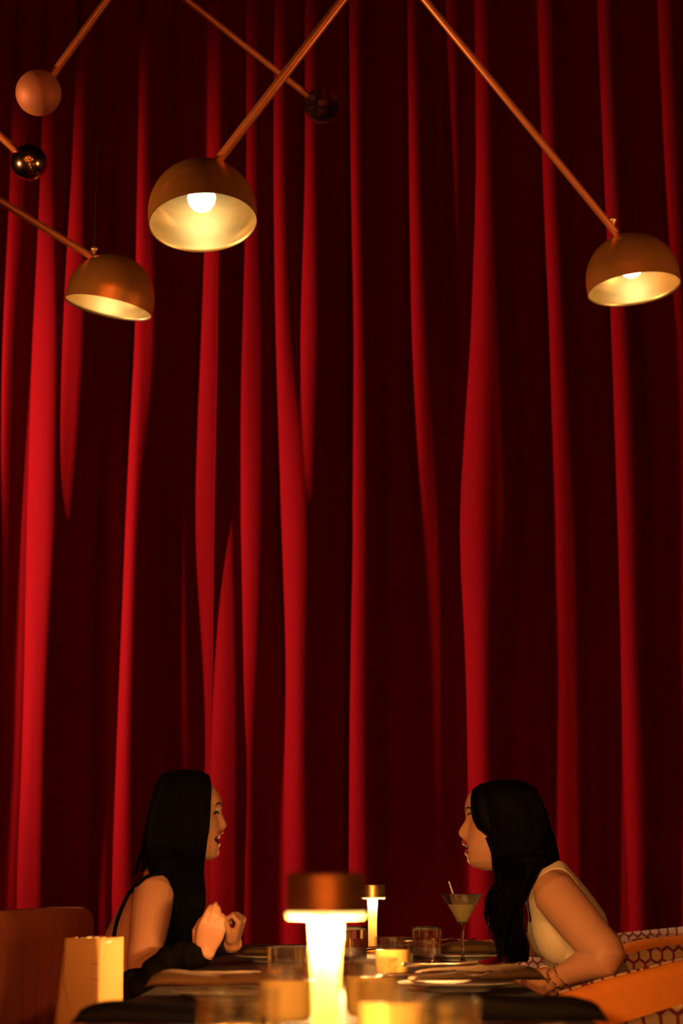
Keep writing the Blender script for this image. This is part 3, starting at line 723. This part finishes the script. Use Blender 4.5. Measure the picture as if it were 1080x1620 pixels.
# ---------- woman on the left ----------
def woman_left():
    global HEAD_EYE
    Yw = 4.75; k = Yw / F
    X = lambda px: (px - 540) * k
    Z = lambda py: PY(540, py, Yw).z
    t = empty('person', (-.5, Yw, .45), 'woman with long straight black hair raising both hands, left of the table', 'person', 'two women facing each other across the table')
    ya = R(6); Fd = Vector((math.cos(ya), math.sin(ya), 0)); Ld = Vector((math.sin(ya), -math.cos(ya), 0))   # Ld: towards the camera
    b = bmesh.new()
    org = Vector((X(300), Yw + .01, Z(1290)))
    zz = lambda py: Z(py) - org.z; ff = lambda px: (px - 300) * k
    prof = [(zz(y), ff(x)) for x, y in ((338, 1360), (344, 1357), (347.5, 1354), (349.5, 1348), (348.5, 1342), (348.5, 1339), (352.5, 1335), (351.5, 1332), (347, 1330), (345, 1327), (348, 1323), (355.5, 1319), (356.5, 1315), (354.5, 1311.5), (360, 1309), (361.5, 1305), (360, 1301),
            (356.5, 1294), (353, 1287), (352, 1281), (352.5, 1274), (352, 1268), (350, 1260), (346, 1252), (340, 1243), (330, 1235), (318, 1228), (300, 1222))]
    base = [(zz(y), ff(x)) for x, y in ((334, 1360), (343, 1355), (347, 1345), (348, 1335), (349, 1320), (348, 1309), (348, 1300), (347, 1287), (350, 1276), (350, 1265), (345, 1252), (338, 1243), (328, 1235), (316, 1228), (300, 1222))]
    half = [(zz(y), h) for y, h in ((1361, .012), (1355, .034), (1345, .048), (1330, .058), (1310, .066), (1285, .072), (1260, .071), (1245, .063), (1233, .047), (1226, .03), (1221, .01))]
    back = [(zz(y), h) for y, h in ((1361, -.02), (1355, -.01), (1345, .02), (1330, .05), (1310, .078), (1285, .088), (1260, .082), (1245, .068), (1233, .045), (1226, .035), (1221, .01))]
    HEAD_EYE = zz(1288); head(b, org, Fd, Ld, prof, base, half, back)
    Yc = Yw
    def c(px, py, dy=0): return Vector((X(px), Yc + dy, Z(py)))
    sp = [(236, 1640, .115, .165), (232, 1600, .115, .165), (228, 1550, .095, .13), (229, 1510, .095, .135), (234, 1475, .092, .145), (243, 1440, .08, .155), (252, 1412, .062, .165), (258, 1396, .048, .145), (262, 1386, .042, .09)]
    loft(b, [(c(x, y), Fd * d, Ld * h, 2.3) for x, y, d, h in sp], 40)
    for s_ in (-1, 1):
        q = c(262, 1478) + Ld * s_ * .07; loft(b, [(q + Fd * f, Vector((0, 0, .062)) * r, Ld * .062 * r) for f, r in ((-.05, .5), (0, 1), (.03, .9), (.055, .6), (.066, .2))], 20)
    tube(b, [c(262, 1396), c(274, 1368), c(292, 1335)], [.052, .046, .05], 20)
    # near arm
    S = PY(243, 1413, Yw - .160); E = PY(226, 1535, 4.44); W_ = PY(325, 1505, 4.28)
    arm = spline([(*S, .048), (*(S.lerp(E, .25)), .049), (*(S.lerp(E, .6)), .043), (*E, .036), (*(E.lerp(W_, .3)), .036), (*W_, .023)], 4)
    tube(b, [a[:3] for a in arm], [a[3] for a in arm], 20)
    hd = PY(338, 1455, 4.25) - W_
    hand(b, W_, hd, Vector((.1, -1, .15)), Vector((-1, 0, 0)), [(18, 42, 30), (14, 40, 30), (18, 46, 30), (30, 50, 30)],
         [(.015, .03, -.012), (.045, .042, -.02), (.075, .034, -.028), (.098, .018, -.034)], .76, -.16)
    # far arm
    S2 = c(250, 1412) + Ld * -.165; E2 = Vector((-.47, 5.0, .785)); W2 = PY(369, 1493, 4.72)
    arm = spline([(*S2, .050), (*(S2.lerp(E2, .5)), .044), (*E2, .036), (*(E2.lerp(W2, .4)), .035), (*W2, .023)], 4)
    tube(b, [a[:3] for a in arm], [a[3] for a in arm], 20)
    hand(b, W2, Vector((.32, -.25, .9)), Vector((1, -.2, -.1)), Vector((.1, -1, .1)), [(60, 80, 50), (68, 85, 55), (70, 88, 55), (72, 85, 55)],
         [(.015, .03, -.008), (.045, .042, -.02), (.07, .040, -.042), (.08, .022, -.060)], .74, 0)
    # legs under the table
    for dy in (-.09, .09):
        H_ = Vector((X(240), Yw + dy, .53)); K = Vector((-.12, Yw + dy * 1.1, .56)); A = Vector((-.17, Yw + dy, .10))
        tube(b, [H_, H_.lerp(K, .5), K, K.lerp(A, .35), A], [.085, .075, .055, .052, .034], 18); tube(b, [A, A + Vector((.04, 0, -.05)), A + Vector((.14, 0, -.065))], [.034, .036, .026], 12)
    me = fuse(b, .0034, 2); v = coords(me)
    me.materials.append(M['skin']); me.materials.append(M['lip']); me.materials.append(M['mouth'])
    Fv, Lv, o_ = np.array(Fd), np.array(Ld), np.array(org); rel = v - o_; f = rel @ Fv; l = rel @ Lv; z = rel[:, 2]
    ell = lambda cx, cy, rx, ry: ((f - ff(cx)) / (rx * k)) ** 2 + ((z - zz(cy)) / (ry * k)) ** 2 < 1
    frontal = (np.abs(l) < .034) & (f > ff(335))
    paint(me, [(1, frontal & (ell(354, 1318, 8, 4.2) | ell(350.5, 1335, 6.5, 3.0))), (2, frontal & ell(347, 1328, 7.5, 4.8))])
    body = link('body', me, None, t, world=True)
    # clothing
    dA, _ = seg_dist(v, S, E); dA2, _ = seg_dist(v, S2, E2); dW, _ = seg_dist(v, E, W_); dW2, _ = seg_dist(v, E2, W2)
    rf = (v - np.array(c(240, 1460))) @ Fv; rl = (v - np.array(c(240, 1460))) @ Lv; zv = v[:, 2]
    armm = ((dA < .057) & (rl > .10)) | ((dA2 < .057) & (rl < -.10)) | ((dW < .055) & (zv > .67)) | ((dW2 < .05) & (zv > .67))
    hands_ = (v[:, 0] > X(300)) & (zv > .70) 
    top = np.where(rf > -.01, Z(1432), Z(1600)); 
    mask = (zv < top) & ~armm & ~hands_ & (zv > .12)
    shell('black_dress', me, mask, .004, M['blackcloth'], t)
    def surf_tube(name, pts, r, m):
        b = bmesh.new(); tube(b, [p[:3] for p in spline(pts, 8)], r, 8); return obj(name, b, m, t, world=True)
    # strap over the near shoulder, found on the skin by casting from the camera side
    def on_skin(px, py, lift=.0035):
        d0 = Vector((0, 0, EYE)); r = ray(px, py).normalized(); hit, loc, nr, _ = body_ray(d0, r); return (loc + nr * lift) if hit else None
    from mathutils.bvhtree import BVHTree
    tree = BVHTree.FromPolygons([Vector(q) for q in v], [p.vertices[:] for p in me.polygons])
    def body_ray(o0, d0):
        loc, nr, idx, dist = tree.ray_cast(o0, d0); return loc is not None, loc, nr, idx
    pts = [on_skin(px, py) for px, py in ((266, 1386), (254, 1384), (242, 1386), (230, 1391), (219, 1400), (208, 1412), (200, 1426), (193, 1442), (187, 1459), (183, 1476), (180, 1496), (179, 1520))]
    pts = [tuple(p) for p in pts if p is not None]
    if len(pts) > 3: surf_tube('shoulder_strap', pts, .0048, M['blackcloth'])
    # loose black sleeves slipped down to the elbows
    b = bmesh.new()
    sl = [(*PY(232, 1560, 4.40), .040), (*PY(222, 1574, 4.36), .062), (*PY(236, 1570, 4.33), .052), (*PY(257, 1530, 4.31), .036), (*PY(284, 1512, 4.30), .031), (*PY(306, 1512, 4.29), .031), (*W_.lerp(E, .05), .029)]
    sl = spline(sl, 5); tube(b, [a[:3] for a in sl], [a[3] * (1 + .10 * math.sin(i * 1.9)) for i, a in enumerate(sl)], 24)
    me2 = fuse(b, .006, 3); link('sleeve', me2, M['blackcloth'], t, world=True)
    b = bmesh.new(); sl = spline([(*(E2 + Vector((-.01, 0, .04))), .042), (*E2, .044), (*(E2.lerp(W2, .5)), .034), (*W2.lerp(E2, .04), .027)], 5)
    tube(b, [a[:3] for a in sl], [a[3] * (1 + .08 * math.sin(i * 2.1)) for i, a in enumerate(sl)], 24); me2 = fuse(b, .006, 3); link('sleeve', me2, M['lace'], t, world=True)
    # face details
    def face_pt(px, py, lat):
        p0 = org + Fd * .3 + Ld * lat + Vector((0, 0, zz(py))); loc, nr, _, _ = tree.ray_cast(p0, -Fd); return loc, nr
    for s_ in (1, -1):
        q = [face_pt(0, y_, s_ * l_) for l_, y_ in ((.017, 1274), (.024, 1271.5), (.032, 1270.5), (.040, 1272), (.047, 1275.5))]
        b = bmesh.new(); tube(b, [a + nr * .0004 for a, nr in q], [.0016, .0022, .0024, .002, .0012], 8); obj('eyebrow', b, M['lash'], t, world=True)
        p, nr = face_pt(0, 1287.5, s_ * .031); b = bmesh.new(); bmesh.ops.create_uvsphere(b, u_segments=20, v_segments=14, radius=.0105, matrix=Matrix.Translation(p - nr * .0075)); obj('eye', b, M['eye'], t, world=True)
        q = [face_pt(0, y_, s_ * l_) for l_, y_ in ((.019, 1287.5), (.025, 1285.5), (.032, 1285), (.039, 1286.5), (.046, 1289))]
        b = bmesh.new(); tube(b, [a + Fd * .0035 for a, nr in q], [.0012, .0026, .003, .0028, .0016], 8); obj('eyelashes', b, M['lash'], t, world=True)
    b = bmesh.new(); box(b, (0, 0, 0), (.012, .032, .0062)); bevel(b, .002, 2); bmesh.ops.transform(b, matrix=Matrix.Translation(org + Fd * ff(346.3) + Vector((0, 0, zz(1324.2)))) @ Matrix.Rotation(ya, 4, 'Z'), verts=b.verts[:]); obj('teeth', b, M['teeth'], t, world=True)
    # hair
    b = bmesh.new(); Yh = org.y
    tab = [(1217, 284, 302, .018), (1219, 270, 318, .045), (1224, 258, 328, .068), (1232, 251, 333, .080), (1245, 246, 335, .087), (1265, 241, 335, .092), (1290, 236, 334, .094), (1312, 232, 333, .092), (1330, 228, 330, .090), (1350, 226, 324, .088), (1368, 232, 322, .09), (1384, 246, 322, .10)]
    rg = []
    for y, x0, x1, h in tab:
        cc = Vector((X((x0 + x1) / 2), Yh, Z(y))); rg.append((cc, Fd * (x1 - x0) / 2 * k, Ld * h, 6 if y > 1228 else 2.6, 2.4))
    # keep the face free: hair mass leaves the face side at the front by being hollow there (front half starts at the hairline)
    loft(b, rg, 56)
    lobe = [(1360, 234, 322, 4.70, .060), (1385, 248, 323, 4.68, .055), (1410, 262, 325, 4.665, .050), (1440, 270, 326, 4.655, .045), (1470, 277, 322, 4.65, .04), (1500, 283, 316, 4.65, .032), (1515, 288, 308, 4.655, .018)]
    loft(b, [(Vector(((x0 + x1) / 2 * k - 540 * k, yy, Z(y))), Fd * (x1 - x0) / 2 * k, Ld * h, 3) for y, x0, x1, yy, h in lobe], 32)
    lobe = [(1350, 236, 318, 4.85, .05), (1400, 262, 320, 4.88, .045), (1450, 275, 318, 4.88, .04), (1500, 285, 308, 4.88, .02)]
    loft(b, [(Vector(((x0 + x1) / 2 * k - 540 * k, yy, Z(y))), Fd * (x1 - x0) / 2 * k, Ld * h, 3) for y, x0, x1, yy, h in lobe], 32)
    me3 = fuse(b, .005, 3); hr = link('hair', me3, M['hair'], t, world=True)
    b = bmesh.new(); random.seed(5); paths = []
    for i in range(230):                       # long strands on the camera side
        u = (i + random.random()) / 230; top_ = (252 + 78 * u, 1232 + 4 * random.random()); y1 = random.uniform(1440, 1512)
        xs = np.interp([1232, 1290, 1340, 1380, 1430, 1530], [1232, 1290, 1340, 1380, 1430, 1530], [252 + 80 * u, 238 + 94 * u, 230 + 96 * u, 248 + 74 * u, 268 + 57 * u, 285 + 25 * u])
        ys = [1232, 1290, 1340, 1380, 1430, y1]; yy = [Yh - .080, Yh - .0945, Yh - .0925, 4.628, 4.606, 4.61]
        paths.append([tuple(PY(276 + 36 * u, 1219, Yh - .02)), tuple(PY(266 + 54 * u, 1223.5, Yh - .058))] + [tuple(PY(x_, y_, Y_ - .002 * random.random())) for x_, y_, Y_ in zip(xs, ys, yy)])
    for i in range(26):                        # wisps falling down the back
        u = random.random(); x3 = 207 + 32 * u
        paths.append([tuple(PY(x_, y_, Yh - .02 + .05 * random.random())) for x_, y_ in ((246 + 6 * u, 1250), (240 + 6 * u, 1290), (229 + 10 * u, 1330), (218 + 16 * u, 1358), (x3, 1386 - 14 * u))])
    P2 = [[p[:3] for p in spline(pp, 3)] for pp in paths]
    hair_strands(b, P2, .0020); o = obj('hair_strands', b, M['hair'], hr, world=True); o['kind'] = 'stuff'
woman_left()

# ---------- woman on the right ----------
def woman_right():
    global HEAD_EYE
    Yw = 5.0; k = Yw / F
    X = lambda px: (px - 540) * k
    Z = lambda py: PY(540, py, Yw).z
    t = empty('person', (.8, Yw, .45), 'woman with wavy black hair in a cream tank top, leaning forward', 'person', 'two women facing each other across the table')
    ya = R(2); Fd = Vector((-math.cos(ya), math.sin(ya), 0)); Ld = Vector((-math.sin(ya), -math.cos(ya), 0))
    b = bmesh.new(); org = Vector((X(788), Yw, Z(1300)))
    zz = lambda py: Z(py) - org.z; ff = lambda px: (788 - px) * k
    prof = [(zz(y), ff(x)) for x, y in ((760, 1377), (752, 1374), (744, 1371.5), (738.5, 1367), (735.5, 1361), (735.5, 1355), (732, 1351), (730.5, 1348), (732.5, 1344.5), (737, 1342), (737, 1340), (730, 1338), (727, 1333), (727, 1330), (730, 1326.5), (724.5, 1323.5), (721.3, 1318.5), (722.5, 1313.5),
            (727, 1306), (732, 1299), (734.3, 1294), (733.5, 1287), (732.5, 1278), (734, 1268), (738, 1258), (746, 1249), (760, 1242), (785, 1238))]
    base = [(zz(y), ff(x)) for x, y in ((764, 1377), (748, 1371), (740, 1364), (737, 1355), (734, 1345), (734, 1335), (736, 1325), (738, 1315), (740, 1303), (739, 1295), (735.5, 1285), (735, 1275), (737, 1266), (740, 1258), (748, 1249), (762, 1242), (785, 1238))]
    half = [(zz(y), h) for y, h in ((1378, .012), (1373, .032), (1363, .047), (1348, .058), (1328, .066), (1303, .072), (1278, .071), (1262, .063), (1250, .047), (1243, .03), (1237, .01))]
    back = [(zz(y), h) for y, h in ((1378, -.01), (1373, .0), (1363, .03), (1348, .055), (1328, .085), (1303, .10), (1278, .10), (1262, .085), (1250, .06), (1243, .035), (1237, .01))]
    HEAD_EYE = zz(1290); head(b, org, Fd, Ld, prof, base, half, back)
    yv = Vector((0, 1, 0))
    def ring(x, z, d, h, lean, e=2.3):
        p = Vector((-math.cos(R(lean)), 0, -math.sin(R(lean)))); return (Vector((x, Yw, z)), p * d, yv * h, e)
    loft(b, [ring(.735, .50, .105, .16, 5), ring(.72, .57, .10, .16, 15), ring(.668, .66, .085, .13, 26), ring(.625, .745, .080, .125, 31), ring(.597, .82, .088, .14, 33), ring(.560, .885, .080, .15, 33), ring(.543, .93, .064, .155, 28), ring(.536, .962, .048, .135, 26), ring(.532, .985, .042, .09, 28)], 44)
    for s_ in (-1, 1):
        q = Vector((.548, Yw + s_ * .066, .818)); dr = Vector((-.9, s_ * .08, -.3)).normalized(); loft(b, [(q + dr * f_, Vector((-.3, 0, .95)) * .074 * r_, yv * .070 * r_, 2) for f_, r_ in ((-.06, .7), (-.03, .95), (0, 1), (.015, .95), (.03, .82), (.042, .62), (.05, .35))], 24)
    tube(b, [(.536, Yw, .965), (X(822), Yw, Z(1372)), (X(802), Yw, Z(1338))], [.050, .047, .05], 20)
    S = PY(877, 1413, Yw - .155); E = PY(958, 1512, 4.72); W_ = PY(877, 1549, 4.80)
    arm = spline([(*S, .057), (*(S.lerp(E, .3)), .057), (*(S.lerp(E, .7)), .053), (*E, .049), (*(E.lerp(W_, .3)), .042), (*(E.lerp(W_, .7)), .031), (*W_, .025)], 4)
    tube(b, [a[:3] for a in arm], [a[3] for a in arm], 22)
    hand(b, W_, PY(845, 1560, 4.83) - W_, Vector((-.15, -1, .45)), Vector((-.3, -.3, 1)), [(25, 45, 25), (35, 50, 30), (42, 55, 30), (48, 55, 30)],
         [(.015, .028, -.010), (.045, .04, -.022), (.07, .036, -.034), (.092, .026, -.042)], .86, 0)
    S2 = S.copy(); S2.y = Yw + .155; E2 = Vector((.66, Yw + .215, .785)); W2 = Vector((.44, Yw + .33, .784))
    arm = spline([(*S2, .054), (*(S2.lerp(E2, .5)), .050), (*E2, .044), (*(E2.lerp(W2, .4)), .038), (*W2, .025)], 4); tube(b, [a[:3] for a in arm], [a[3] for a in arm], 22)
    hand(b, W2, Vector((-1, -.3, -.02)), Vector((0, 0, 1)), Vector((0, -1, 0)), [(4, 10, 8)] * 4, [(.015, .03, -.004), (.045, .045, -.006), (.07, .05, -.008), (.09, .05, -.010)], .86, .05)
    for dy in (-.09, .09):
        H_ = Vector((.745, Yw + dy, .535)); K = Vector((.33, Yw + dy * 1.15, .57)); A = Vector((.40, Yw + dy, .10))
        tube(b, [H_, H_.lerp(K, .5), K, K.lerp(A, .35), A], [.09, .078, .056, .052, .034], 18); tube(b, [A, A + Vector((-.04, 0, -.05)), A + Vector((-.14, 0, -.065))], [.034, .036, .026], 12)
    me = fuse(b, .0034, 2); v = coords(me)
    for m_ in ('skin', 'lip', 'mouth'): me.materials.append(M[m_])
    Fv, Lv, o_ = np.array(Fd), np.array(Ld), np.array(org); rel = v - o_; f = rel @ Fv; l = rel @ Lv; z = rel[:, 2]
    ell = lambda cx, cy, rx, ry: ((f - ff(cx)) / (rx * k)) ** 2 + ((z - zz(cy)) / (ry * k)) ** 2 < 1
    frontal = (np.abs(l) < .028) & (f > ff(745))
    paint(me, [(1, frontal & (ell(729, 1334, 7, 4.6) | ell(732, 1348, 6, 3.8))), (2, frontal & ell(733, 1341.2, 6.5, 2.0))])
    body = link('body', me, None, t, world=True)
    dA, _ = seg_dist(v, S, E); dA2, _ = seg_dist(v, S2, E2); dW, _ = seg_dist(v, E, W_); dW2, _ = seg_dist(v, E2, W2)
    dN, _ = seg_dist(v, (.515, Yw, 1.03), (.505, Yw, .93)); lat = np.abs(v[:, 1] - Yw)
    arm_ = (dA < .0615 + .008 * (v[:, 2] > .90)) | (dA2 < .064)
    arm_ &= lat > .098
    arm_ |= (dW < .050) | (dW2 < .048)
    zt = 1.0
    neckline = (dN < .084) & (lat < .070)
    hands_ = (v[:, 0] < .475) | ((v[:, 0] < X(885)) & (v[:, 2] < .735) & (v[:, 1] < Yw - .1) & (v[:, 0] > .3))
    mask = (v[:, 2] < zt) & (v[:, 2] > .60) & ~arm_ & ~neckline & ~hands_
    shell('tank_top', me, mask, .004, M['cream'], t, 8)
    mask = (v[:, 2] <= .612) & (v[:, 2] > .10); shell('trousers', me, mask, .006, M['blackcloth'], t)
    from mathutils.bvhtree import BVHTree
    tree = BVHTree.FromPolygons([Vector(q) for q in v], [p.vertices[:] for p in me.polygons])
    def face_pt(py, lat_):
        p0 = org + Fd * .3 + Ld * lat_ + Vector((0, 0, zz(py))); loc, nr, _, _ = tree.ray_cast(p0, -Fd); return loc, nr
    for s_ in (1, -1):
        q = [face_pt(y_, s_ * l_) for l_, y_ in ((.015, 1281), (.022, 1279), (.031, 1278), (.040, 1280), (.047, 1283))]
        b = bmesh.new(); tube(b, [a + nr * .0004 for a, nr in q], [.0016, .0022, .0024, .002, .0012], 8); obj('eyebrow', b, M['lash'], t, world=True)
        p, nr = face_pt(1290.5, s_ * .031); b = bmesh.new(); bmesh.ops.create_uvsphere(b, u_segments=20, v_segments=14, radius=.0105, matrix=Matrix.Translation(p - nr * .0075)); obj('eye', b, M['eye'], t, world=True)
        q = [face_pt(y_, s_ * l_) for l_, y_ in ((.019, 1290), (.025, 1288), (.032, 1287.5), (.039, 1289), (.046, 1291.5))]
        b = bmesh.new(); tube(b, [a + Fd * .0035 for a, nr in q], [.0010, .0020, .0024, .002, .0012], 8); obj('eyelashes', b, M['lash'], t, world=True)
    # bracelets
    for q, nm in ((.97, 'bracelet'), (.80, 'bracelet')):
        c0 = W_.lerp(E, 1 - q) if False else W_.lerp(E, (1 - q) * .9); ax = (E - W_).normalized(); u = ax.cross(Vector((0, 0, 1))).normalized(); vv = ax.cross(u)
        b = bmesh.new(); ring_ = [c0 + (u * math.cos(a) + vv * math.sin(a)) * (.0275 + (1 - q) * .02) + ax * .008 * math.sin(a) for a in np.linspace(0, 2 * math.pi, 40)]
        tube(b, ring_, .0016, 8, False)
        for i in range(0, 40, 5): bmesh.ops.create_icosphere(b, subdivisions=2, radius=.0034, matrix=Matrix.Translation(ring_[i]))
        br = obj(nm, b, M['gold'], t, world=True)
    cc = PY(856, 1547, 4.745); b = bmesh.new()
    for a in range(4): lathe(b, [(0, -.0016), (.0042, -.0012), (.0042, .0012), (0, .0016)], 16, Matrix.Translation(cc) @ Matrix.Rotation(R(90), 4, 'X') @ Matrix.Translation((.0038 * math.cos(a * math.pi / 2), .0038 * math.sin(a * math.pi / 2), 0)))
    obj('bracelet_charm', b, M['pearl'], t, world=True)
    # hair
    b = bmesh.new()
    tab = [(1233, 788, 812, .018), (1236, 770, 826, .045), (1242, 754, 838, .068), (1250, 744, 846, .080), (1265, 741, 853, .088), (1282, 741, 860, .092), (1298, 744, 864, .094), (1312, 750, 868, .094), (1324, 764, 872, .094), (1336, 771, 875, .092), (1350, 776, 878, .090), (1366, 779, 880, .086), (1380, 782, 872, .08)]
    rg = []
    for y, x0, x1, h in tab: rg.append((Vector((X((x0 + x1) / 2), Yw, Z(y))), Fd * (x1 - x0) / 2 * k, Ld * h, 6 if y > 1245 else 2.6, 2.4))
    loft(b, rg, 56)
    lobe = [(1355, 778, 862, 4.94, .05), (1380, 780, 845, 4.93, .05), (1405, 784, 832, 4.93, .045), (1435, 778, 818, 4.92, .04), (1465, 777, 818, 4.92, .035), (1495, 784, 826, 4.92, .03), (1520, 795, 824, 4.92, .015)]
    loft(b, [(Vector((X((x0 + x1) / 2), yy, Z(y))), Fd * (x1 - x0) / 2 * k, Ld * h, 2.6) for y, x0, x1, yy, h in lobe], 32)
    me3 = fuse(b, .005, 3); hr = link('hair', me3, M['hair'], t, world=True)
    b = bmesh.new(); random.seed(9); paths = []
    for i in range(170):
        u = random.random(); ph = random.uniform(0, 6.3); am = random.uniform(2, 6); y1 = random.uniform(1455, 1530); pp = []
        for y_ in np.linspace(1392, y1, 8):
            q = (y_ - 1392) / 130; x_ = 783 + 42 * u - 14 * math.sin(math.pi * min(1, q * 1.3)) + 6 * q + am * 1.5 * math.sin(ph + q * 9) * min(1, q * 3); pp.append(tuple(PY(x_, y_, 4.885 + .02 * math.cos(ph + q * 9) - .02 * math.sin(math.pi * u))))
        paths.append([tuple(PY(782 + 34 * u, 1235, Yw - .03)), tuple(PY(766 + 70 * u, 1242, Yw - .064)), tuple(PY(764 + 86 * u, 1254, Yw - .082)), tuple(PY(776 + 92 * u, 1310, Yw - .096)), tuple(PY(778 + 64 * u, 1350, Yw - .100))] + pp)
    for i in range(24):                        # long curl hanging from the temple, standing clear of the face
        u = random.random(); paths.append([tuple(PY(x_ + 7 * u, y_, 4.90)) for x_, y_ in ((768, 1325), (777, 1350), (779, 1375), (786, 1400), (783, 1430), (790, 1460), (786, 1490), (793, 1512))])
    P2 = [[p[:3] for p in spline(pp, 3)] for pp in paths]
    hair_strands(b, P2, .0020); o = obj('hair_strands', b, M['hair'], hr, world=True); o['kind'] = 'stuff'
woman_right()
